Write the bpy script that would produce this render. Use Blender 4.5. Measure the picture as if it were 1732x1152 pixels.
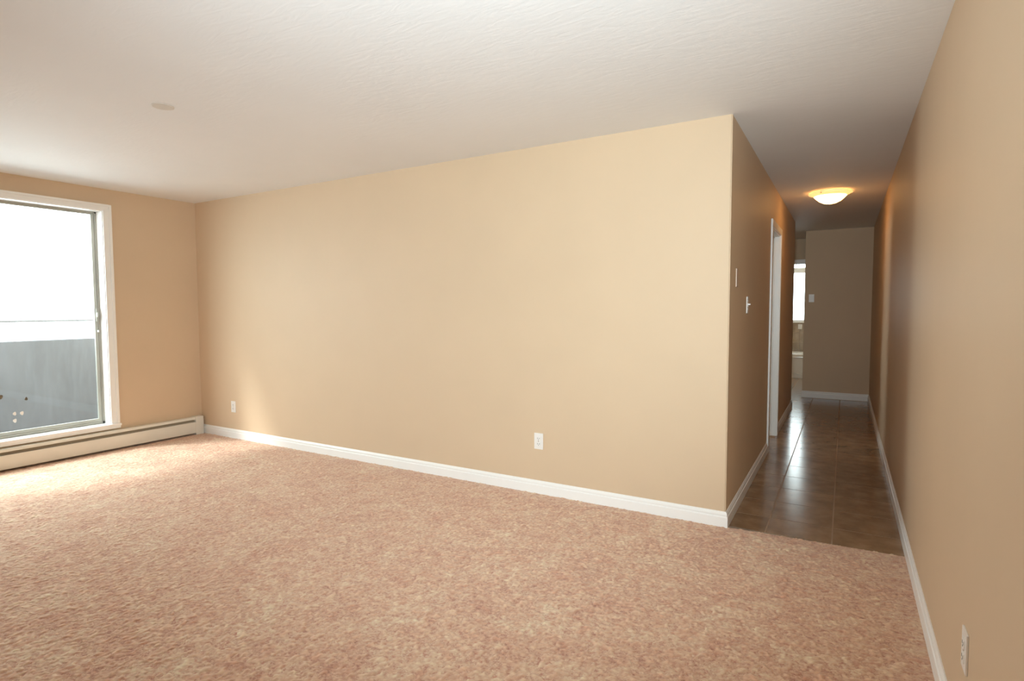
import bpy, bmesh, math, random
import numpy as np
from mathutils import Vector, Matrix

for o in list(bpy.data.objects):
    bpy.data.objects.remove(o, do_unlink=True)
scene = bpy.context.scene
col = scene.collection
random.seed(7)

# ------------------------------------------------------------------ camera
D, L, C, R, E, H = 3.53268, 5.94061, -0.58839, 0.31905, 9.38927, 2.44
YAW, PITCH, ROLL, FPX, CAMH = -0.53021, 0.05532, -0.00326, 960.102, 1.31847
cy_, sy_, cp_, sp_ = math.cos(YAW), math.sin(YAW), math.cos(PITCH), math.sin(PITCH)
fwd = Vector((sy_ * cp_, cy_ * cp_, -sp_))
rgt = Vector((cy_, -sy_, 0))
upv = rgt.cross(fwd)
r2 = rgt * math.cos(ROLL) + upv * math.sin(ROLL)
u2 = -rgt * math.sin(ROLL) + upv * math.cos(ROLL)
cam_d = bpy.data.cameras.new('camera')
cam_d.sensor_width = 36.0
cam_d.lens = FPX / 1732.0 * 36.0
cam_d.clip_start = 0.02
cam = bpy.data.objects.new('camera', cam_d)
col.objects.link(cam)
M = Matrix((r2, u2, -fwd)).transposed().to_4x4()
M.translation = Vector((0, 0, CAMH))
cam.matrix_world = M
scene.camera = cam

# ------------------------------------------------------------------ view
scene.view_settings.view_transform = 'Standard'
scene.view_settings.look = 'None'
scene.view_settings.gamma = 1.0
scene.view_settings.exposure = 0.0
scene.view_settings.use_curve_mapping = False
try:
    scene.cycles.use_denoising = True
    scene.cycles.max_bounces = 10
    scene.cycles.diffuse_bounces = 7
    scene.cycles.sample_clamp_indirect = 6.0
except Exception:
    pass

# ------------------------------------------------------------------ sky (bright overcast)
SKY = 10.5
world = bpy.data.worlds.new('sky')
scene.world = world
world.use_nodes = True
bg = world.node_tree.nodes['Background']
bg.inputs[0].default_value = (0.86, 0.96, 1.0, 1)
bg.inputs[1].default_value = SKY

# hazy sun entering through the living-room window
sd = bpy.data.lights.new('sun', 'SUN')
sd.energy = 3.7
sd.angle = math.radians(9)
sd.color = (0.97, 0.98, 1.0)
sun = bpy.data.objects.new('sun', sd)
col.objects.link(sun)
sun.rotation_euler = Vector((0.74, 0.87, -1.22)).to_track_quat('-Z', 'Y').to_euler()
sun.location = (-9, -2, 6)

# the photographer's flash with a wide diffuser, tilted up towards wall and ceiling
fd = bpy.data.lights.new('camera_flash', 'SPOT')
fd.energy = 520
fd.spot_size = math.radians(100)
fd.spot_blend = 1.0
fd.shadow_soft_size = 0.12
fd.color = (0.80, 0.945, 1.0)
flash = bpy.data.objects.new('camera_flash', fd)
col.objects.link(flash)
flash.location = (-0.05, -0.10, 1.50)
flash.rotation_euler = Vector((-0.49, 0.87, 0.11)).to_track_quat('-Z', 'Y').to_euler()


def portal(name, loc, direction, sx, sy):
    d = bpy.data.lights.new(name, 'AREA')
    d.shape = 'RECTANGLE'
    d.size, d.size_y = sx, sy
    d.energy = 1
    try:
        d.cycles.is_portal = True
    except Exception:
        d.energy = 0
    o = bpy.data.objects.new(name, d)
    col.objects.link(o)
    o.location = loc
    o.rotation_euler = Vector(direction).to_track_quat('-Z', 'Z').to_euler()


portal('window_portal', (-L - 0.13, 1.5, 1.25), (1, 0, 0), 2.3, 2.0)
portal('kitchen_portal', (-3.72, 5.25, 1.55), (1, 0, 0), 1.7, 1.1)
portal('bath_portal', (-1.0, 12.77, 1.7), (0, -1, 0), 0.9, 1.3)


# ------------------------------------------------------------------ materials
def new_mat(name):
    m = bpy.data.materials.new(name)
    m.use_nodes = True
    nt = m.node_tree
    return m, nt, nt.nodes['Principled BSDF']


def link(nt, a, b):
    nt.links.new(a, b)


def coords(nt, scale=(1, 1, 1)):
    g = nt.nodes.new('ShaderNodeNewGeometry')
    mp = nt.nodes.new('ShaderNodeMapping')
    mp.inputs['Scale'].default_value = scale
    link(nt, g.outputs['Position'], mp.inputs['Vector'])
    return mp.outputs[0]


def noise(nt, vec, scale, detail=4, rough=0.55):
    n = nt.nodes.new('ShaderNodeTexNoise')
    n.inputs['Scale'].default_value = scale
    n.inputs['Detail'].default_value = detail
    n.inputs['Roughness'].default_value = rough
    link(nt, vec, n.inputs['Vector'])
    return n.outputs['Fac']


def ramp(nt, fac, stops):
    r = nt.nodes.new('ShaderNodeValToRGB')
    el = r.color_ramp.elements
    while len(el) > 1:
        el.remove(el[-1])
    el[0].position, el[0].color = stops[0][0], (*stops[0][1], 1)
    for p, c in stops[1:]:
        e = el.new(p)
        e.color = (*c, 1)
    link(nt, fac, r.inputs[0])
    return r.outputs[0]


def bump(nt, bsdf, height, strength, dist):
    b = nt.nodes.new('ShaderNodeBump')
    b.inputs['Strength'].default_value = strength
    b.inputs['Distance'].default_value = dist
    link(nt, height, b.inputs['Height'])
    link(nt, b.outputs[0], bsdf.inputs['Normal'])
    return b


def mixc(nt, fac, a, b, mode='MIX'):
    m = nt.nodes.new('ShaderNodeMix')
    m.data_type = 'RGBA'
    m.blend_type = mode
    for s, v in ((m.inputs[0], fac), (m.inputs[6], a), (m.inputs[7], b)):
        if hasattr(v, 'links'):
            link(nt, v, s)
        elif isinstance(v, tuple):
            s.default_value = (*v, 1)
        else:
            s.default_value = v
    return m.outputs[2]


def paint(name, rgb, rough=0.5, spec=0.5, var=0.03, bscale=180.0, bstr=0.06, metal=0.0):
    """plain painted surface: slight tone variation plus a fine roller / casting relief"""
    m, nt, b = new_mat(name)
    v = coords(nt)
    f = noise(nt, v, 2.3, 3)
    lo = tuple(c * (1 - var) for c in rgb)
    hi = tuple(min(1, c * (1 + var)) for c in rgb)
    link(nt, ramp(nt, f, [(0.3, lo), (0.7, hi)]), b.inputs['Base Color'])
    b.inputs['Roughness'].default_value = rough
    b.inputs['Specular IOR Level'].default_value = spec
    b.inputs['Metallic'].default_value = metal
    if bstr:
        bump(nt, b, noise(nt, v, bscale, 2), bstr, 0.002)
    return m


WALL = (0.665, 0.51, 0.35)
m_wall = paint('beige_wall_paint', WALL, 0.55, 0.3, 0.015, 220, 0.05)
m_trim = paint('white_trim_paint', (0.91, 0.905, 0.88), 0.32, 0.5, 0.01, 60, 0.02)
m_heater = paint('cream_enamel', (0.80, 0.77, 0.68), 0.38, 0.5, 0.02, 40, 0.02)
m_dark = paint('dark_slot_metal', (0.16, 0.13, 0.09), 0.6, 0.3, 0.1, 40, 0.05)
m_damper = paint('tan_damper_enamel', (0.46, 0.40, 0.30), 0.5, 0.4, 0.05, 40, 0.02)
m_alu = paint('aged_aluminium', (0.42, 0.41, 0.36), 0.42, 0.5, 0.08, 50, 0.08, 0.35)
m_plate = paint('white_plastic', (0.85, 0.83, 0.79), 0.3, 0.5, 0.005, 50, 0.0)
m_slot = paint('outlet_slot_black', (0.05, 0.05, 0.05), 0.6, 0.2, 0.01, 50, 0.0)
m_beige_plate = paint('beige_plastic', (0.56, 0.41, 0.30), 0.35, 0.5, 0.01, 50, 0.0)
m_tub = paint('white_bath_enamel', (0.80, 0.79, 0.77), 0.15, 0.5, 0.01, 30, 0.0)
m_subfloor = paint('grout_screed', (0.26, 0.185, 0.125), 0.85, 0.2, 0.12, 60, 0.3)
m_grout = paint('tan_grout', (0.42, 0.30, 0.205), 0.9, 0.2, 0.12, 60, 0.2)
m_brass = paint('aged_brass', (0.55, 0.36, 0.14), 0.3, 0.5, 0.05, 60, 0.0, 0.9)
m_chrome = paint('chrome', (0.7, 0.7, 0.7), 0.15, 0.5, 0.01, 60, 0.0, 1.0)
m_ext = paint('exterior_render', (0.45, 0.44, 0.42), 0.9, 0.2, 0.08, 30, 0.2)
m_rail = paint('grey_painted_steel', (0.16, 0.16, 0.16), 0.5, 0.4, 0.05, 60, 0.0)
m_spot = paint('yellowed_ceiling_cover', (0.66, 0.63, 0.575), 0.8, 0.3, 0.02, 60, 0.05)


def make_ceiling():
    m, nt, b = new_mat('white_textured_ceiling')
    v = coords(nt)
    link(nt, ramp(nt, noise(nt, v, 1.3, 3), [(0.3, (0.785, 0.79, 0.79)), (0.7, (0.815, 0.82, 0.82))]), b.inputs['Base Color'])
    b.inputs['Roughness'].default_value = 0.75
    b.inputs['Specular IOR Level'].default_value = 0.25
    # trowelled swirls: stretched, distorted noise
    v2 = coords(nt, (1.0, 3.2, 1.0))
    n = nt.nodes.new('ShaderNodeTexNoise')
    n.inputs['Scale'].default_value = 7.0
    n.inputs['Detail'].default_value = 6
    n.inputs['Distortion'].default_value = 1.3
    link(nt, v2, n.inputs['Vector'])
    bump(nt, b, n.outputs['Fac'], 0.16, 0.008)
    return m


def make_carpet(name, tufts=False):
    m, nt, b = new_mat(name)
    v = coords(nt)
    big = noise(nt, v, 4.0, 5, 0.65)
    mid = noise(nt, v, 16.0, 4, 0.75)
    fine = noise(nt, v, 75.0, 2, 0.7)
    base = ramp(nt, big, [(0.30, (0.585, 0.34, 0.238)), (0.50, (0.635, 0.40, 0.28)), (0.70, (0.675, 0.465, 0.33))])
    c2 = mixc(nt, 0.30, base, ramp(nt, mid, [(0.30, (0.30, 0.20, 0.16)), (0.5, (0.5, 0.5, 0.5)), (0.70, (0.68, 0.68, 0.66))]), 'OVERLAY')
    c3 = mixc(nt, 0.75, c2, ramp(nt, fine, [(0.32, (0.22, 0.19, 0.18)), (0.5, (0.5, 0.5, 0.5)), (0.68, (0.76, 0.76, 0.76))]), 'OVERLAY')
    if tufts:
        at = nt.nodes.new('ShaderNodeAttribute')
        at.attribute_name = 'tuft'
        c3 = mixc(nt, 0.62, c2, ramp(nt, at.outputs['Fac'], [(0.1, (0.24, 0.21, 0.20)), (0.5, (0.54, 0.54, 0.54)), (0.9, (0.86, 0.86, 0.85))]), 'OVERLAY')
    link(nt, c3, b.inputs['Base Color'])
    b.inputs['Roughness'].default_value = 0.95
    b.inputs['Specular IOR Level'].default_value = 0.1
    try:
        b.inputs['Sheen Weight'].default_value = 0.25
        b.inputs['Sheen Roughness'].default_value = 0.5
    except Exception:
        pass
    if not tufts:
        bump(nt, b, noise(nt, v, 85.0, 4, 0.8), 0.6, 0.010)
    return m


def make_tile(name, lo, mid_, hi, rough):
    m, nt, b = new_mat(name)
    v = coords(nt)
    oi = nt.nodes.new('ShaderNodeObjectInfo')
    c = ramp(nt, noise(nt, v, 7.0, 6, 0.6), [(0.3, lo), (0.5, mid_), (0.72, hi)])
    k = nt.nodes.new('ShaderNodeMapRange')
    k.inputs[3].default_value = 0.88
    k.inputs[4].default_value = 1.1
    link(nt, oi.outputs['Random'], k.inputs[0])
    c2 = mixc(nt, 1.0, c, (1.0, 1.0, 1.0), 'MULTIPLY')
    mul = nt.nodes.new('ShaderNodeVectorMath')
    mul.operation = 'SCALE'
    link(nt, c2, mul.inputs[0])
    link(nt, k.outputs[0], mul.inputs['Scale'])
    link(nt, mul.outputs[0], b.inputs['Base Color'])
    b.inputs['Roughness'].default_value = rough
    b.inputs['Specular IOR Level'].default_value = 0.5
    bump(nt, b, noise(nt, v, 6.0, 2), 0.02, 0.003)
    return m


def make_glass():
    m, nt, b = new_mat('window_glass')
    nt.nodes.remove(b)
    out = nt.nodes['Material Output']
    tr = nt.nodes.new('ShaderNodeBsdfTransparent')
    tr.inputs[0].default_value = (0.95, 0.98, 0.97, 1)
    gl = nt.nodes.new('ShaderNodeBsdfGlossy')
    gl.inputs['Roughness'].default_value = 0.02
    # Schlick-like reflectance from the facing angle (the pane has two faces, so about half per face)
    lw = nt.nodes.new('ShaderNodeLayerWeight')
    lw.inputs[0].default_value = 0.5
    pw = nt.nodes.new('ShaderNodeMath')
    pw.operation = 'POWER'
    pw.inputs[1].default_value = 4.5
    link(nt, lw.outputs['Facing'], pw.inputs[0])
    fr = nt.nodes.new('ShaderNodeMapRange')
    fr.inputs[3].default_value = 0.025
    fr.inputs[4].default_value = 0.7
    link(nt, pw.outputs[0], fr.inputs[0])
    mx = nt.nodes.new('ShaderNodeMixShader')
    link(nt, fr.outputs[0], mx.inputs[0])
    link(nt, tr.outputs[0], mx.inputs[1])
    link(nt, gl.outputs[0], mx.inputs[2])
    link(nt, mx.outputs[0], out.inputs[0])
    return m


def make_concrete():
    m, nt, b = new_mat('stained_concrete')
    v = coords(nt, (1, 1, 0.35))
    streak = noise(nt, coords(nt, (1, 5, 0.7)), 2.2, 4, 0.6)
    blot = noise(nt, v, 2.2, 6, 0.68)
    c = ramp(nt, blot, [(0.3, (0.112, 0.115, 0.125)), (0.7, (0.165, 0.170, 0.185))])
    c2 = mixc(nt, ramp(nt, streak, [(0.46, (0, 0, 0)), (0.80, (0.40, 0.40, 0.40))]), c, (0.21, 0.225, 0.255))
    link(nt, c2, b.inputs['Base Color'])
    b.inputs['Roughness'].default_value = 0.9
    return m


def make_shade(name, power):
    m, nt, b = new_mat(name)
    v = coords(nt)
    c = ramp(nt, noise(nt, v, 14, 4), [(0.3, (1.0, 0.44, 0.12)), (0.7, (1.0, 0.54, 0.19))])
    b.inputs['Base Color'].default_value = (0.8, 0.7, 0.5, 1)
    b.inputs['Roughness'].default_value = 0.25
    link(nt, c, b.inputs['Emission Color'])
    b.inputs['Emission Strength'].default_value = power
    return m


m_ceil = make_ceiling()
m_carpet = make_carpet('pink_beige_carpet')
m_pile = make_carpet('pink_beige_pile', True)
m_tile = make_tile('brown_slate_tile', (0.215, 0.126, 0.066), (0.285, 0.173, 0.095), (0.37, 0.24, 0.14), 0.19)
m_walltile = make_tile('beige_wall_tile', (0.26, 0.19, 0.12), (0.34, 0.25, 0.16), (0.42, 0.32, 0.22), 0.3)
m_glass = make_glass()
m_conc = make_concrete()
m_shade = make_shade('lit_alabaster_glass', 13.0)
m_brim = make_shade('dim_alabaster_brim', 1.4)

# ------------------------------------------------------------------ mesh helpers
WL = {}


def bx(bm, x0, x1, y0, y1, z0, z1, bev=0.0):
    g = bmesh.ops.create_cube(bm, size=1.0)
    vs = g['verts']
    for v in vs:
        v.co = Vector((x0 + (v.co.x + .5) * (x1 - x0), y0 + (v.co.y + .5) * (y1 - y0), z0 + (v.co.z + .5) * (z1 - z0)))
    if bev:
        es = list({e for v in vs for e in v.link_edges})
        bmesh.ops.bevel(bm, geom=es, offset=bev, segments=2, affect='EDGES', profile=0.7)
    return vs


def BX(*a, bev=0.0):
    bm = bmesh.new()
    bx(bm, *a, bev=bev)
    return bm


def boxes(lst, bev=0.0):
    bm = bmesh.new()
    for a in lst:
        bx(bm, *a, bev=bev)
    return bm


def lathe(profile, center, seg=48):
    """profile: (radius, z) pairs, revolved about a vertical axis"""
    bm = bmesh.new()
    rings = []
    for r, z in profile:
        if r < 1e-6:
            rings.append([bm.verts.new((center[0], center[1], z))])
        else:
            rings.append([bm.verts.new((center[0] + r * math.cos(2 * math.pi * i / seg), center[1] + r * math.sin(2 * math.pi * i / seg), z)) for i in range(seg)])
    for a, b in zip(rings, rings[1:]):
        for i in range(seg):
            j = (i + 1) % seg
            q = [a[i % len(a)], a[j % len(a)], b[j % len(b)], b[i % len(b)]]
            u = []
            for v in q:
                if v not in u:
                    u.append(v)
            if len(u) > 2:
                bm.faces.new(u)
    bmesh.ops.recalc_face_normals(bm, faces=bm.faces)
    return bm


def tube(p0, p1, r, seg=12):
    bm = bmesh.new()
    p0, p1 = Vector(p0), Vector(p1)
    d = p1 - p0
    bmesh.ops.create_cone(bm, cap_ends=True, segments=seg, radius1=r, radius2=r, depth=d.length,
                          matrix=Matrix.Translation((p0 + p1) / 2) @ d.to_track_quat('Z', 'Y').to_matrix().to_4x4())
    return bm


def extrude_profile(prof, p0, p1, out, miter0=0.0, miter1=0.0):
    """prof: (depth, height) closed polygon; runs from p0 to p1 on the floor line, 'out' points into the room.
    miter: how far the run grows per unit of depth at each end"""
    bm = bmesh.new()
    p0, p1, out = Vector(p0), Vector(p1), Vector(out)
    d = (p1 - p0).normalized()
    a = [bm.verts.new(p0 + out * q + Vector((0, 0, h)) - d * (miter0 * q)) for q, h in prof]
    b = [bm.verts.new(p1 + out * q + Vector((0, 0, h)) + d * (miter1 * q)) for q, h in prof]
    n = len(prof)
    for i in range(n):
        j = (i + 1) % n
        bm.faces.new((a[i], a[j], b[j], b[i]))
    bm.faces.new(a)
    bm.faces.new(b[::-1])
    bmesh.ops.recalc_face_normals(bm, faces=bm.faces)
    return bm


def mk(name, bm, mat, parent=None, smooth=False, mesh=None, at=None):
    """one mesh object; vertices are given in world space, the origin goes to the middle of its base"""
    if mesh is None:
        xs = [v.co.x for v in bm.verts]
        ys = [v.co.y for v in bm.verts]
        zs = [v.co.z for v in bm.verts]
        org = Vector(((min(xs) + max(xs)) / 2, (min(ys) + max(ys)) / 2, min(zs)))
        bmesh.ops.translate(bm, verts=bm.verts, vec=-org)
        mesh = bpy.data.meshes.new(name)
        bm.to_mesh(mesh)
        bm.free()
        mesh.materials.append(mat)
        if smooth:
            for p in mesh.polygons:
                p.use_smooth = True
    else:
        org = Vector(at)
    o = bpy.data.objects.new(name, mesh)
    col.objects.link(o)
    WL[o.name] = org
    if parent is not None:
        o.parent = parent
        o.location = org - WL[parent.name]
    else:
        o.location = org
    return o


def empty(name, loc):
    o = bpy.data.objects.new(name, None)
    o.empty_display_size = 0.1
    col.objects.link(o)
    o.location = loc
    WL[o.name] = Vector(loc)
    return o


def tag(o, label, cat, kind=None, group=None):
    o['label'] = label
    o['category'] = cat
    if kind:
        o['kind'] = kind
    if group:
        o['group'] = group
    return o


def S(o, label, cat):
    return tag(o, label, cat, 'structure')


# ------------------------------------------------------------------ shell
Y0 = -2.6           # wall behind the camera
K0, K1 = 5.65, 6.40  # kitchen doorway
HE = 8.32           # end of the hall's left wall
PX = -0.52          # left edge of the hall end wall
BY = 10.40          # bathroom partition
BW = 12.65          # bathroom window wall
KX = -3.6           # kitchen window wall
WY0, WY1, WZ0, WZ1 = 0.35, 2.665, 0.25, 2.245   # living-room window opening

S(mk('floor', BX(-L - 0.12, R + 0.12, Y0 - 0.12, BW + 0.12, -0.14, -0.02), m_subfloor),
  'hidden subfloor slab under the carpet and tiles', 'floor')
ceil = S(mk('ceiling', BX(-L - 0.2, R + 0.12, Y0 - 0.12, BW + 0.15, H, H + 0.14), m_ceil),
         'white trowel-textured ceiling over living room and hallway', 'ceiling')
mk('cover_plate', lathe([(0, H - 0.004), (0.050, H - 0.004), (0.056, H - 0.002), (0.056, H)], (-3.273, 1.785), 32), m_spot, ceil)

# main beige wall with a rounded corner bead at the hall
bm = bmesh.new()
vs = bx(bm, -L, C, D, D + 0.12, -0.02, H)
ed = [e for e in bm.edges if all(abs(v.co.x - C) < 1e-5 and abs(v.co.y - D) < 1e-5 for v in e.verts)]
bmesh.ops.bevel(bm, geom=ed, offset=0.006, segments=3, affect='EDGES')
S(mk('wall_back', bm, m_wall), 'long plain beige wall facing the carpet', 'wall')

wl = [(-L - 0.15, -L, Y0, WY0, -0.14, H), (-L - 0.15, -L, WY1, D + 0.12, -0.14, H),
      (-L - 0.15, -L, WY0, WY1, -0.14, WZ0), (-L - 0.15, -L, WY0, WY1, WZ1, H)]
S(mk('wall_left', boxes(wl), m_wall), 'beige wall around the large window', 'wall')
S(mk('wall_right', BX(R, R + 0.12, Y0, E + 0.12, -0.02, H), m_wall), 'long beige wall running from the camera down the hallway', 'wall')
S(mk('wall_front', BX(-L - 0.2, R + 0.12, Y0 - 0.12, Y0, -0.02, H), m_wall), 'plain beige wall behind the camera', 'wall')

hl = [(C - 0.12, C, D + 0.12, K0, -0.02, H), (C - 0.12, C, K1, HE, -0.02, H), (C - 0.12, C, K0, K1, 2.06, H)]
S(mk('wall_hall_left', boxes(hl), m_wall), 'beige left hallway wall with a doorway in it', 'wall')
S(mk('wall_hall_end', BX(PX, R, E, E + 0.12, -0.02, H), m_wall), 'olive-beige wall closing the far end of the hallway', 'wall')
S(mk('wall_passage_right', BX(PX, PX + 0.12, E + 0.12, BY, -0.02, H), m_wall), 'short wall of the passage to the bathroom', 'wall')
S(mk('wall_passage_left', BX(-1.62, -1.5, HE, BY, -0.02, H), m_wall), 'left wall of the passage to the bathroom', 'wall')
S(mk('wall_passage_near', BX(-1.62, C - 0.12, HE - 0.12, HE, -0.02, H), m_wall), 'near wall of the passage behind the hallway corner', 'wall')
bp = [(-2.1, -1.33, BY, BY + 0.12, -0.02, H), (-0.555, -0.26, BY, BY + 0.12, -0.02, H), (-1.33, -0.555, BY, BY + 0.12, 2.05, H)]
S(mk('wall_bathroom_door', boxes(bp), m_wall), 'wall with the bathroom doorway', 'wall')
S(mk('wall_bathroom_left', BX(-2.1, -1.98, BY + 0.12, BW, -0.02, H), m_wall), 'left wall of the bathroom', 'wall')
S(mk('wall_bathroom_right', BX(-0.38, -0.26, BY + 0.12, BW, -0.02, H), m_wall), 'right wall of the bathroom', 'wall')
BX0, BX1, BZ0, BZ1 = -1.45, -0.55, 1.05, 2.33
bb = [(-2.1, BX0, BW, BW + 0.15, -0.02, H), (BX1, -0.26, BW, BW + 0.15, -0.02, H), (BX0, BX1, BW, BW + 0.15, -0.02, BZ0), (BX0, BX1, BW, BW + 0.15, BZ1, H)]
wbath = S(mk('wall_bathroom_back', boxes(bb), m_wall), 'bathroom wall around the bright far window', 'wall')
KY0, KY1 = 4.40, 6.10
kw = [(KX - 0.12, KX, D + 0.12, KY0, -0.02, H), (KX - 0.12, KX, KY1, HE - 0.12, -0.02, H), (KX - 0.12, KX, KY0, KY1, -0.02, 1.0), (KX - 0.12, KX, KY0, KY1, 2.1, H)]
S(mk('wall_kitchen_left', boxes(kw), m_wall), 'kitchen window wall beyond the hallway doorway', 'wall')
S(mk('wall_kitchen_back', BX(KX - 0.12, -1.62, HE - 0.12, HE, -0.02, H), m_wall), 'kitchen wall beyond the hallway doorway', 'wall')

# ------------------------------------------------------------------ carpet
bm = bmesh.new()
outline = [(-L, Y0), (R, Y0), (R, D + 0.042), (C + 0.01, D + 0.002), (C + 0.01, D), (-L, D)]
top = [bm.verts.new((x, y, 0.006)) for x, y in outline]
bot = [bm.verts.new((x, y, -0.02)) for x, y in outline]
bm.faces.new(top)
n = len(outline)
for i in range(n):
    bm.faces.new((top[i], bot[i], bot[(i + 1) % n], top[(i + 1) % n]))
bmesh.ops.recalc_face_normals(bm, faces=bm.faces)
carpet = tag(mk('carpet', bm, m_carpet), 'pinkish beige wall-to-wall carpet across the living room', 'carpet', 'stuff')

# cut pile: a fine field of uneven tufts over the part of the room in front of the camera
rng = np.random.default_rng(11)
ST = 0.0055
xs = np.arange(-L + 0.004, R - 0.001, ST)
ys = np.arange(0.35, D + 0.046, ST)
NX, NY = len(xs), len(ys)


def blur(a):
    return (a + np.roll(a, 1, 0) + np.roll(a, -1, 0) + np.roll(a, 1, 1) + np.roll(a, -1, 1)) / 5.0


def unit(a):
    return (a - a.mean()) / a.std()


h1 = unit(blur(rng.random((NX, NY))))
h2 = unit(blur(blur(blur(rng.random((NX, NY))))))
hh = unit(0.75 * h1 + 0.5 * h2)
GXX, GYY = np.meshgrid(xs, ys, indexing='ij')
jx = rng.uniform(-0.3, 0.3, (NX, NY)) * ST
jy = rng.uniform(-0.3, 0.3, (NX, NY)) * ST
PZ = 0.0068 + 0.0019 * np.clip(hh, -2, 2.2)
far = (xs[:, None] > C + 0.012) & (GYY > D + 0.002 + (GXX - C - 0.01) / (R - C - 0.01) * 0.040)
out = far | ((GXX <= C + 0.012) & (GYY > D - 0.004))
edge = (GYY > D - 0.004 - ST) & (GXX <= C + 0.012)
PZ = np.where(edge, 0.007, PZ)
co = np.stack([GXX + jx, GYY + np.where(GYY > D - 0.02, 0, jy), PZ], -1).reshape(-1, 3)
idx = np.arange(NX * NY).reshape(NX, NY)
ok = ~(out[:-1, :-1] | out[1:, :-1] | out[:-1, 1:] | out[1:, 1:])
# leave out what the camera (or one a step to its side) never sees
ang = np.degrees(np.arctan2(GXX, GYY + 0.4))[:-1, :-1]
ok &= (ang > -84)
q = np.stack([idx[:-1, :-1][ok], idx[1:, :-1][ok], idx[1:, 1:][ok], idx[:-1, 1:][ok]], -1)
used = np.zeros(NX * NY, bool)
used[q.ravel()] = True
remap = np.cumsum(used) - 1
q = remap[q]
pm = bpy.data.meshes.new('pile')
cu = co[used]
pm.vertices.add(len(cu))
pm.vertices.foreach_set('co', cu.astype(np.float32).ravel())
pm.loops.add(q.size)
pm.loops.foreach_set('vertex_index', q.astype(np.int32).ravel())
pm.polygons.add(len(q))
pm.polygons.foreach_set('loop_start', (np.arange(len(q)) * 4).astype(np.int32))
pm.polygons.foreach_set('use_smooth', np.ones(len(q), bool))
pm.update(calc_edges=True)
at = pm.attributes.new('tuft', 'FLOAT', 'POINT')
tv = np.clip(0.5 + 0.17 * unit(0.65 * hh + 0.8 * unit(blur(rng.random((NX, NY))))), 0, 1).reshape(-1)[used]  # tuft tone: part random, part shade low in the pile put into the colour
at.data.foreach_set('value', tv.astype(np.float32))
pm.materials.append(m_pile)
pile = bpy.data.objects.new('pile', pm)
col.objects.link(pile)
pile.parent = carpet
pile.location = -WL[carpet.name]
pile['kind'] = 'stuff'

# ------------------------------------------------------------------ hall tiles
hall = empty('floor_hall', (-0.135, 6.4, -0.02))
S(hall, 'glossy brown square tiles down the hallway', 'floor')
PT = 0.343
GX = [-0.032 + PT * i for i in range(-5, 2)]
GY = [3.852 + PT * i for i in range(-1, 25)]
JO = 0.0042


def tile_bm(x0, x1, y0, y1):
    return BX(x0, x1, y0, y1, -0.016, 0.0)


# grout bed just below the tile faces
mk('grout', boxes([(C - 0.16, R, K0, K1, -0.0195, -0.0012), (C, R, D + 0.05, K0, -0.0195, -0.0012), (C, R, K1, HE, -0.0195, -0.0012),
                   (-1.5, R, HE, E, -0.0195, -0.0012), (-1.5, PX, E, BY, -0.0195, -0.0012), (-1.9, -0.38, BY, 11.9, -0.0195, -0.0012)]), m_grout, hall)
full_mesh = None
for i in range(len(GX) - 1):
    for j in range(len(GY) - 1):
        x0, x1, y0, y1 = GX[i] + JO, GX[i + 1] - JO, GY[j] + JO, GY[j + 1] - JO
        ym = (y0 + y1) / 2
        y0 = max(y0, D + 0.05)
        if ym < HE:
            xmin = C - 0.16 if K0 < ym < K1 else C
            if ym >= HE - 0.2:
                pass
        elif ym < BY:
            xmin = -1.5
        else:
            xmin = -1.9
        if ym < E:
            xmax = R
        elif ym < BY:
            xmax = PX
        else:
            xmax = -0.38
        y1 = min(y1, 11.90)
        if x0 > PX and ym < E:
            y1 = min(y1, E)
        x0, x1 = max(x0, xmin), min(x1, xmax)
        if x1 - x0 < 0.02 or y1 - y0 < 0.02:
            continue
        if abs(x1 - x0 - (PT - 2 * JO)) < 1e-4 and abs(y1 - y0 - (PT - 2 * JO)) < 1e-4:
            if full_mesh is None:
                o = mk('tile', tile_bm(x0, x1, y0, y1), m_tile, hall)
                full_mesh = o.data
            else:
                o = mk('tile', None, None, hall, mesh=full_mesh, at=((x0 + x1) / 2, (y0 + y1) / 2, -0.016))
            o.rotation_euler = (random.uniform(-1, 1) * 0.0012, random.uniform(-1, 1) * 0.0012, 0)
        else:
            mk('tile', tile_bm(x0, x1, y0, y1), m_tile, hall)

# ------------------------------------------------------------------ baseboards
BB = [(0, 0), (0.013, 0), (0.014, 0.003), (0.014, 0.064), (0.0125, 0.068), (0.0095, 0.070), (0.0090, 0.074),
      (0.0105, 0.078), (0.0105, 0.082), (0.0085, 0.089), (0.0050, 0.095), (0.0040, 0.099), (0, 0.099)]
S(mk('baseboard_back', extrude_profile(BB, (-L + 0.0, D, 0), (C, D, 0), (0, -1, 0), 0, 1), m_trim), 'white moulded baseboard along the long beige wall', 'baseboard')
S(mk('baseboard_right', extrude_profile(BB, (R, E, 0), (R, Y0, 0), (-1, 0, 0), -1, 0), m_trim), 'white baseboard along the right wall into the hallway', 'baseboard')
S(mk('baseboard_hall_near', extrude_profile(BB, (C, D, 0), (C, K0 - 0.07, 0), (1, 0, 0), 1, 0), m_trim), 'white baseboard from the corner to the hallway doorway', 'baseboard')
S(mk('baseboard_hall_far', extrude_profile(BB, (C, K1 + 0.07, 0), (C, HE, 0), (1, 0, 0), 0, 1), m_trim), 'white baseboard beyond the hallway doorway', 'baseboard')
S(mk('baseboard_end', extrude_profile(BB, (PX, E, 0), (R, E, 0), (0, -1, 0), 1, -1), m_trim), 'white baseboard across the far hallway wall', 'baseboard')
S(mk('baseboard_passage', extrude_profile(BB, (PX, BY, 0), (PX, E, 0), (-1, 0, 0), 0, 1), m_trim), 'white baseboard round the passage corner', 'baseboard')
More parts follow.
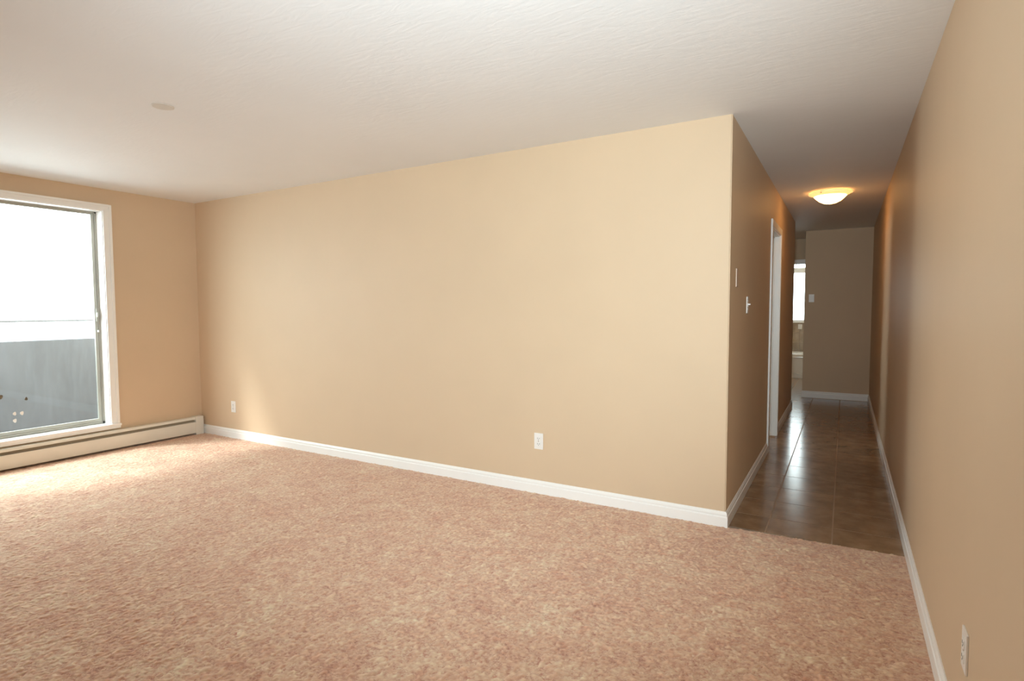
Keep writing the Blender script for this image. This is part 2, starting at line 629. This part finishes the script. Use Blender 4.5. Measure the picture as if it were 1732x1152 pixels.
S(mk('baseboard_front', extrude_profile(BB, (R, Y0, 0), (-L, Y0, 0), (0, 1, 0), 0, 0), m_trim), 'white baseboard behind the camera', 'baseboard')

# ------------------------------------------------------------------ hallway doorway
d1 = empty('door_1', (C, (K0 + K1) / 2, 0))
S(d1, 'white cased doorway opening in the left hallway wall', 'doorway')
CT = 0.015
mk('jamb', BX(C - 0.125, C + 0.004, K0, K0 + 0.018, 0, 2.06, bev=0.001), m_trim, d1)
mk('jamb', BX(C - 0.125, C + 0.004, K1 - 0.018, K1, 0, 2.06, bev=0.001), m_trim, d1)
mk('head_jamb', BX(C - 0.125, C + 0.004, K0 + 0.018, K1 - 0.018, 2.042, 2.06, bev=0.001), m_trim, d1)
mk('door_stop', BX(C - 0.085, C - 0.045, K0 + 0.018, K0 + 0.030, 0, 2.042, bev=0.001), m_trim, d1)
mk('door_stop', BX(C - 0.085, C - 0.045, K1 - 0.030, K1 - 0.018, 0, 2.042, bev=0.001), m_trim, d1)
mk('door_stop', BX(C - 0.085, C - 0.045, K0 + 0.030, K1 - 0.030, 2.030, 2.042, bev=0.001), m_trim, d1)
mk('casing', BX(C, C + CT, K0 - 0.065, K0 + 0.006, 0, 2.054, bev=0.003), m_trim, d1)
mk('casing', BX(C, C + CT, K1 - 0.006, K1 + 0.065, 0, 2.054, bev=0.003), m_trim, d1)
mk('head_casing', BX(C, C + CT, K0 - 0.065, K1 + 0.065, 2.054, 2.118, bev=0.003), m_trim, d1)

# bathroom doorway
d2 = empty('door_2', (-0.94, BY, 0))
S(d2, 'white cased bathroom doorway at the end of the passage', 'doorway')
mk('jamb', BX(-0.573, -0.555, BY - 0.002, BY + 0.122, 0, 2.05), m_trim, d2)
mk('jamb', BX(-1.33, -1.312, BY - 0.002, BY + 0.122, 0, 2.05), m_trim, d2)
mk('head_jamb', BX(-1.312, -0.573, BY - 0.002, BY + 0.122, 2.035, 2.05), m_trim, d2)
mk('head_casing', BX(-1.39, PX - 0.002, BY - 0.017, BY - 0.002, 2.045, 2.108, bev=0.003), m_trim, d2)
mk('casing', BX(-1.39, -1.325, BY - 0.017, BY - 0.002, 0, 2.045, bev=0.003), m_trim, d2)
mk('casing', BX(-0.562, PX - 0.002, BY - 0.017, BY - 0.002, 0, 2.045, bev=0.003), m_trim, d2)

# ------------------------------------------------------------------ living-room window
GXp = -L - 0.105     # plane of the aluminium frame
w1 = empty('window_1', (-L, (WY0 + WY1) / 2, WZ0))
S(w1, 'large aluminium window in white trim overlooking the balcony', 'window')
# white jamb lining
mk('side_jamb', BX(-L - 0.15, -L + 0.002, WY1 - 0.012, WY1, WZ0, WZ1), m_trim, w1)
mk('side_jamb', BX(-L - 0.15, -L + 0.002, WY0, WY0 + 0.012, WZ0, WZ1), m_trim, w1)
mk('head_jamb', BX(-L - 0.15, -L + 0.002, WY0 + 0.012, WY1 - 0.012, WZ1 - 0.012, WZ1), m_trim, w1)
# casing on the room side
cas = mk('casing', BX(-L, -L + 0.014, WY1 - 0.006, WY1 + 0.062, WZ0, WZ1 - 0.006, bev=0.003), m_trim, w1)
mk('back_band', BX(-L + 0.014, -L + 0.024, WY1 + 0.040, WY1 + 0.062, WZ0, WZ1 + 0.05, bev=0.003), m_trim, cas)
mk('casing', BX(-L, -L + 0.014, WY0 - 0.062, WY0 + 0.006, WZ0, WZ1 - 0.006, bev=0.003), m_trim, w1)
hc = mk('head_casing', BX(-L, -L + 0.014, WY0 - 0.062, WY1 + 0.062, WZ1 - 0.006, WZ1 + 0.052, bev=0.003), m_trim, w1)
mk('back_band', BX(-L + 0.014, -L + 0.024, WY0 - 0.062, WY1 + 0.040, WZ1 + 0.032, WZ1 + 0.052, bev=0.003), m_trim, hc)
st = mk('stool', BX(-L - 0.15, -L + 0.034, WY0 - 0.07, WY1 + 0.07, WZ0 - 0.022, WZ0, bev=0.004), m_trim, w1)
mk('apron', BX(-L, -L + 0.026, WY0 - 0.06, WY1 + 0.066, WZ0 - 0.045, WZ0 - 0.022, bev=0.003), m_trim, st)
# aluminium frame and two sashes
FA, FB = WY0 + 0.012, WY1 - 0.012
ZB, ZT = WZ0 + 0.001, WZ1 - 0.013
YM = 1.50
fr = mk('frame', boxes([(GXp - 0.05, GXp, FB - 0.016, FB, ZB, ZT), (GXp - 0.05, GXp, FA, FA + 0.016, ZB, ZT),
                        (GXp - 0.05, GXp, FA, FB, ZB, ZB + 0.018), (GXp - 0.05, GXp, FA, FB, ZT - 0.012, ZT)]), m_alu, w1)


def sash(ya, yb, xo):
    za, zb = ZB + 0.018, ZT - 0.012
    f = mk('sash', boxes([(xo - 0.022, xo, yb - 0.026, yb, za, zb), (xo - 0.022, xo, ya, ya + 0.026, za, zb),
                          (xo - 0.022, xo, ya + 0.026, yb - 0.026, za, za + 0.030), (xo - 0.022, xo, ya + 0.026, yb - 0.026, zb - 0.014, zb)], 0.0015), m_alu, w1)
    mk('pane', BX(xo - 0.013, xo - 0.009, ya + 0.026, yb - 0.026, za + 0.030, zb - 0.014), m_glass, f)
    return f


s1 = sash(YM - 0.02, FB - 0.016, GXp - 0.006)
for yy, zz, rad, mt in ((1.985, 0.445, 0.012, m_plate), (2.035, 0.442, 0.013, m_plate), (1.985, 0.385, 0.013, m_plate), (1.90, 0.600, 0.014, m_dark), (2.070, 0.560, 0.011, m_dark)):
    b_ = lathe([(0, -0.0006), (rad, -0.0006), (rad * 0.8, 0.0006), (0, 0.0006)], (0, 0), 14)
    for v in b_.verts:
        w = 1 + 0.12 * math.sin(3 * math.atan2(v.co.y, v.co.x) + rad * 900)
        v.co = Vector((GXp - 0.006 - 0.0084 + v.co.z, yy + v.co.x * w, zz + v.co.y * w * 1.3))
    mk('speck', b_, mt, s1)
s2 = sash(FA + 0.016, YM + 0.02, GXp - 0.030)
lt = mk('latch', boxes([(GXp - 0.006, GXp + 0.010, FB - 0.036, FB - 0.022, 1.215, 1.335), (GXp + 0.010, GXp + 0.026, FB - 0.034, FB - 0.024, 1.255, 1.300)], 0.003), m_alu, s1)
mk('keeper', BX(GXp - 0.002, GXp + 0.010, FB - 0.034, FB - 0.018, 1.115, 1.135, bev=0.002), m_chrome, s1)

# ------------------------------------------------------------------ kitchen and bathroom windows
w2 = empty('window_2', (KX, (KY0 + KY1) / 2, 1.0))
S(w2, 'kitchen window beyond the hallway doorway, out of sight', 'window')
mk('frame', boxes([(KX - 0.1, KX - 0.04, KY0, KY0 + 0.05, 1.0, 2.1), (KX - 0.1, KX - 0.04, KY1 - 0.05, KY1, 1.0, 2.1),
                   (KX - 0.1, KX - 0.04, KY0 + 0.05, KY1 - 0.05, 1.0, 1.05), (KX - 0.1, KX - 0.04, KY0 + 0.05, KY1 - 0.05, 2.05, 2.1)]), m_trim, w2)
mk('pane', BX(KX - 0.075, KX - 0.071, KY0 + 0.05, KY1 - 0.05, 1.05, 2.05), m_glass, w2)

w3 = empty('window_3', ((BX0 + BX1) / 2, BW, BZ0))
S(w3, 'bright white-framed bathroom window seen at the far end of the hallway', 'window')
mk('frame', boxes([(BX0, BX0 + 0.05, BW + 0.03, BW + 0.1, BZ0, BZ1), (BX1 - 0.05, BX1, BW + 0.03, BW + 0.1, BZ0, BZ1),
                   (BX0 + 0.05, BX1 - 0.05, BW + 0.03, BW + 0.1, BZ0, BZ0 + 0.035), (BX0 + 0.05, BX1 - 0.05, BW + 0.03, BW + 0.1, BZ1 - 0.05, BZ1)]), m_trim, w3)
mk('transom', boxes([(BX0 + 0.05, BX1 - 0.05, BW + 0.02, BW + 0.1, 2.07, 2.12), (BX0 + 0.05, BX1 - 0.05, BW + 0.0, BW + 0.1, 2.015, 2.068)], 0.004), m_trim, w3)
mk('sill', BX(BX0 - 0.03, BX1 + 0.03, BW - 0.03, BW + 0.03, BZ0 - 0.022, BZ0 + 0.0, bev=0.004), m_trim, w3)
mk('pane', BX(BX0 + 0.05, BX1 - 0.05, BW + 0.06, BW + 0.064, BZ0 + 0.035, BZ1 - 0.05), m_glass, w3)

# bathroom wall tiles between tub and window
for i in range(8):
    for j in range(3):
        x0 = -1.97 + i * 0.2
        z0 = 0.44 + j * 0.196
        x1 = min(x0 + 0.196, -0.385)
        mk('tile', BX(x0, x1, BW - 0.010, BW, z0, z0 + 0.192, bev=0.0015), m_walltile, wbath)

# ------------------------------------------------------------------ bathtub
tub = empty('bathtub', (-1.18, 12.26, 0))
tag(tub, 'white bathtub under the far bathroom window', 'bathtub')
TX0, TX1, TY0, TY1 = -1.97, -0.39, 11.90, BW - 0.012
mk('apron', boxes([(TX0, TX1, TY0 + 0.015, TY0 + 0.04, 0.09, 0.385), (TX0, TX1, TY0 + 0.004, TY0 + 0.04, 0.0, 0.088)], 0.003), m_tub, tub)
bm = bmesh.new()
outer = [(TX0, TY0), (TX1, TY0), (TX1, TY1), (TX0, TY1)]


def rr(x0, x1, y0, y1, rad, z, k=6):
    out = []
    for cx, cy, a0 in ((x1 - rad, y0 + rad, -90), (x1 - rad, y1 - rad, 0), (x0 + rad, y1 - rad, 90), (x0 + rad, y0 + rad, 180)):
        for i in range(k + 1):
            a = math.radians(a0 + 90 * i / k)
            out.append((cx + rad * math.cos(a), cy + rad * math.sin(a), z))
    return out


loops = [rr(TX0, TX1, TY0, TY1, 0.01, 0.385), rr(TX0, TX1, TY0, TY1, 0.01, 0.445), rr(TX0 + 0.01, TX1 - 0.01, TY0 + 0.01, TY1 - 0.01, 0.02, 0.455),
         rr(TX0 + 0.08, TX1 - 0.08, TY0 + 0.07, TY1 - 0.06, 0.12, 0.455), rr(TX0 + 0.10, TX1 - 0.09, TY0 + 0.085, TY1 - 0.075, 0.12, 0.435),
         rr(TX0 + 0.28, TX1 - 0.14, TY0 + 0.14, TY1 - 0.13, 0.14, 0.12), rr(TX0 + 0.36, TX1 - 0.2, TY0 + 0.2, TY1 - 0.19, 0.1, 0.09)]
rv = [[bm.verts.new(p) for p in lp] for lp in loops]
for a, b in zip(rv, rv[1:]):
    for i in range(len(a)):
        j = (i + 1) % len(a)
        bm.faces.new((a[i], a[j], b[j], b[i]))
bm.faces.new(rv[-1])
bmesh.ops.recalc_face_normals(bm, faces=bm.faces)
mk('basin', bm, m_tub, tub, smooth=True)
# small fitting on the tiles under the window
sdh = empty('wall_fitting', (-0.765, BW - 0.010, 0.90))
tag(sdh, 'small pale fitting on bathroom tiles just below the far window', 'fitting')
mk('back_plate', BX(-0.80, -0.73, BW - 0.018, BW - 0.010, 0.90, 1.00, bev=0.003), m_tub, sdh)
mk('tray', BX(-0.79, -0.74, BW - 0.060, BW - 0.018, 0.905, 0.925, bev=0.004), m_tub, sdh)

# ------------------------------------------------------------------ baseboard heater
HX = -L
HY0, HY1 = Y0 + 0.3, 3.424
ht = empty('baseboard_heater', (HX + 0.037, (HY0 + HY1) / 2, 0))
tag(ht, 'long cream enamelled baseboard heater under the window', 'heater')
mk('back_panel', BX(HX, HX + 0.006, HY0, HY1, 0.012, 0.188), m_heater, ht)
mk('fin_tube', BX(HX + 0.010, HX + 0.050, HY0 + 0.02, HY1 - 0.02, 0.05, 0.128), m_dark, ht)
mk('top_cover', extrude_profile([(0.0, 0.192), (0.0, 0.186), (0.060, 0.186), (0.066, 0.168), (0.069, 0.168), (0.070, 0.172), (0.064, 0.192)],
                                (HX, HY0, 0), (HX, HY1, 0), (1, 0, 0)), m_heater, ht)
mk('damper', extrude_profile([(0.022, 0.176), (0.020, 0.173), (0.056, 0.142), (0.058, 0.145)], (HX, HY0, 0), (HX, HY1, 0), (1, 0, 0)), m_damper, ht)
mk('front_cover', extrude_profile([(0.064, 0.140), (0.072, 0.143), (0.075, 0.140), (0.075, 0.030), (0.070, 0.024), (0.060, 0.024), (0.060, 0.027), (0.068, 0.028), (0.072, 0.033), (0.072, 0.137)],
                                  (HX, HY0, 0), (HX, HY1, 0), (1, 0, 0)), m_heater, ht)
ec = mk('end_cap', boxes([(HX, HX + 0.080, HY1 - 0.004, HY1 + 0.078, 0.006, 0.198)], 0.004), m_heater, ht)
mk('end_plate', BX(HX, HX + 0.060, HY1 + 0.078, D - 0.016, 0.006, 0.165, bev=0.003), m_heater, ec)
mk('end_cap', boxes([(HX, HX + 0.080, HY0 - 0.074, HY0 + 0.004, 0.006, 0.198)], 0.004), m_heater, ht)

# ------------------------------------------------------------------ outlets and switches


def plate_thing(name, center, nrm, label, cat, kind, group=None, mat=None):
    """wall plate 70 x 115 mm; nrm: unit axis pointing into the room"""
    mat = mat or m_plate
    cx, cy, cz = center
    t = empty(name, (cx, cy, cz - 0.0575))
    tag(t, label, cat, None, group)

    def pb(u0, u1, d0, d1, z0, z1, bev=0.0):
        if nrm[0]:
            s = nrm[0]
            return BX(min(cx + s * d0, cx + s * d1), max(cx + s * d0, cx + s * d1), cy + u0, cy + u1, cz + z0, cz + z1, bev=bev)
        s = nrm[1]
        return BX(cx + u0, cx + u1, min(cy + s * d0, cy + s * d1), max(cy + s * d0, cy + s * d1), cz + z0, cz + z1, bev=bev)
    mk('plate', pb(-0.035, 0.035, 0, 0.006, -0.0575, 0.0575, 0.0025), mat, t)
    if kind == 'outlet':
        for sz in (-0.0195, 0.0195):
            r_ = mk('receptacle', pb(-0.017, 0.017, 0.004, 0.0085, sz - 0.014, sz + 0.014, 0.002), mat, t)
            mk('slot', pb(-0.0085, -0.006, 0.0075, 0.009, sz - 0.003, sz + 0.006), m_slot, r_)
            mk('slot', pb(0.006, 0.0085, 0.0075, 0.009, sz - 0.003, sz + 0.006), m_slot, r_)
            mk('slot', pb(-0.002, 0.002, 0.0075, 0.009, sz - 0.010, sz - 0.006), m_slot, r_)
        mk('screw', pb(-0.003, 0.003, 0.005, 0.0075, -0.003, 0.003, 0.0008), m_chrome, t)
    elif kind == 'switch':
        tg = pb(-0.006, 0.006, 0.004, 0.008, -0.012, 0.012, 0.001)
        mk('toggle_slot', tg, mat, t)
        mk('toggle', pb(-0.0045, 0.0045, 0.006, 0.022, 0.000, 0.010, 0.0015), mat, t)
        for sz in (-0.030, 0.030):
            mk('screw', pb(-0.003, 0.003, 0.005, 0.0072, sz - 0.003, sz + 0.003, 0.0008), m_chrome, t)
    elif kind == 'rocker':
        mk('rocker', pb(-0.016, 0.016, 0.004, 0.0095, -0.033, 0.033, 0.002), mat, t)
    else:
        for sz in (-0.042, 0.042):
            mk('screw', pb(-0.003, 0.003, 0.005, 0.0072, sz - 0.003, sz + 0.003, 0.0008), mat, t)
    return t


plate_thing('wall_outlet', (-5.375, D, 0.330), (0, -1), 'white outlet on long beige wall nearest the window corner', 'outlet', 'outlet', 'wall outlets')
plate_thing('wall_outlet', (-1.852, D, 0.382), (0, -1), 'white duplex outlet on long beige wall nearest the hallway corner', 'outlet', 'outlet', 'wall outlets')
plate_thing('wall_outlet', (R, 1.985, 0.352), (-1, 0), 'white outlet low on the right wall at the picture bottom', 'outlet', 'outlet', 'wall outlets')
plate_thing('blank_plate', (C, 3.775, 1.508), (1, 0), 'beige wall plate high on hallway wall just past the corner', 'wall plate', 'blank', None, m_beige_plate)
plate_thing('light_switch', (C, 4.235, 1.341), (1, 0), 'white toggle light switch between hallway corner and doorway', 'switch', 'switch', 'light switches')
plate_thing('light_switch', (-0.428, E, 1.462), (0, -1), 'white light switch on the far hallway end wall', 'switch', 'rocker', 'light switches')

# ------------------------------------------------------------------ hallway ceiling lamp
LX, LY = -0.152, 6.36
lamp = empty('ceiling_light', (LX, LY, H - 0.115))
tag(lamp, 'lit flush-mount bowl ceiling light glowing amber in the hallway', 'ceiling light')
mk('pan', lathe([(0, H), (0.150, H), (0.155, H - 0.004), (0.150, H - 0.022), (0.135, H - 0.028), (0, H - 0.028)], (LX, LY)), m_trim, lamp, True)
prof = [(0.142, H - 0.040), (0.120, H - 0.064), (0.092, H - 0.088), (0.056, H - 0.106), (0.020, H - 0.114), (0.0, H - 0.115)]
inner = [(max(r - 0.004, 0), z + 0.004) for r, z in prof[::-1]]
sh = mk('glass_shade', lathe(prof + inner, (LX, LY), 64), m_shade, lamp, True)
brim = [(0.141, H - 0.0405), (0.163, H - 0.028), (0.186, H - 0.019), (0.188, H - 0.016), (0.163, H - 0.024), (0.139, H - 0.036), (0.141, H - 0.0405)]
mk('brim', lathe(brim, (LX, LY), 64), m_brim, sh, True)
for k in range(3):
    a = math.radians(245 + 120 * k)
    px, py = LX + 0.172 * math.cos(a), LY + 0.172 * math.sin(a)
    mk('clip', BX(px - 0.007, px + 0.007, py - 0.007, py + 0.007, H - 0.032, H - 0.010, bev=0.002), m_brass, lamp)

# ------------------------------------------------------------------ balcony outside
PXW = -7.44
bal = mk('balcony_slab', BX(PXW - 0.15, -L - 0.2, -2.6, 4.6, -0.25, -0.05), m_conc)
tag(bal, 'concrete balcony floor outside the window', 'balcony', 'structure')
par = mk('balcony_parapet', BX(PXW - 0.15, PXW, -2.6, 4.6, -0.05, 1.0, bev=0.01), m_conc)
tag(par, 'grey stained balcony parapet seen through the window', 'parapet', 'structure')
rail = empty('balcony_railing', (PXW - 0.07, 1.0, 1.0))
tag(rail, 'thin dark handrail above the balcony parapet', 'railing')
mk('handrail', tube((PXW - 0.07, -2.6, 1.208), (PXW - 0.07, 4.6, 1.208), 0.012), m_rail, rail, True)
for y in (-2.5, -1.0, 0.5, 1.72, 4.45):
    mk('post', tube((PXW - 0.07, y, 1.0), (PXW - 0.07, y, 1.2), 0.012), m_rail, rail, True)
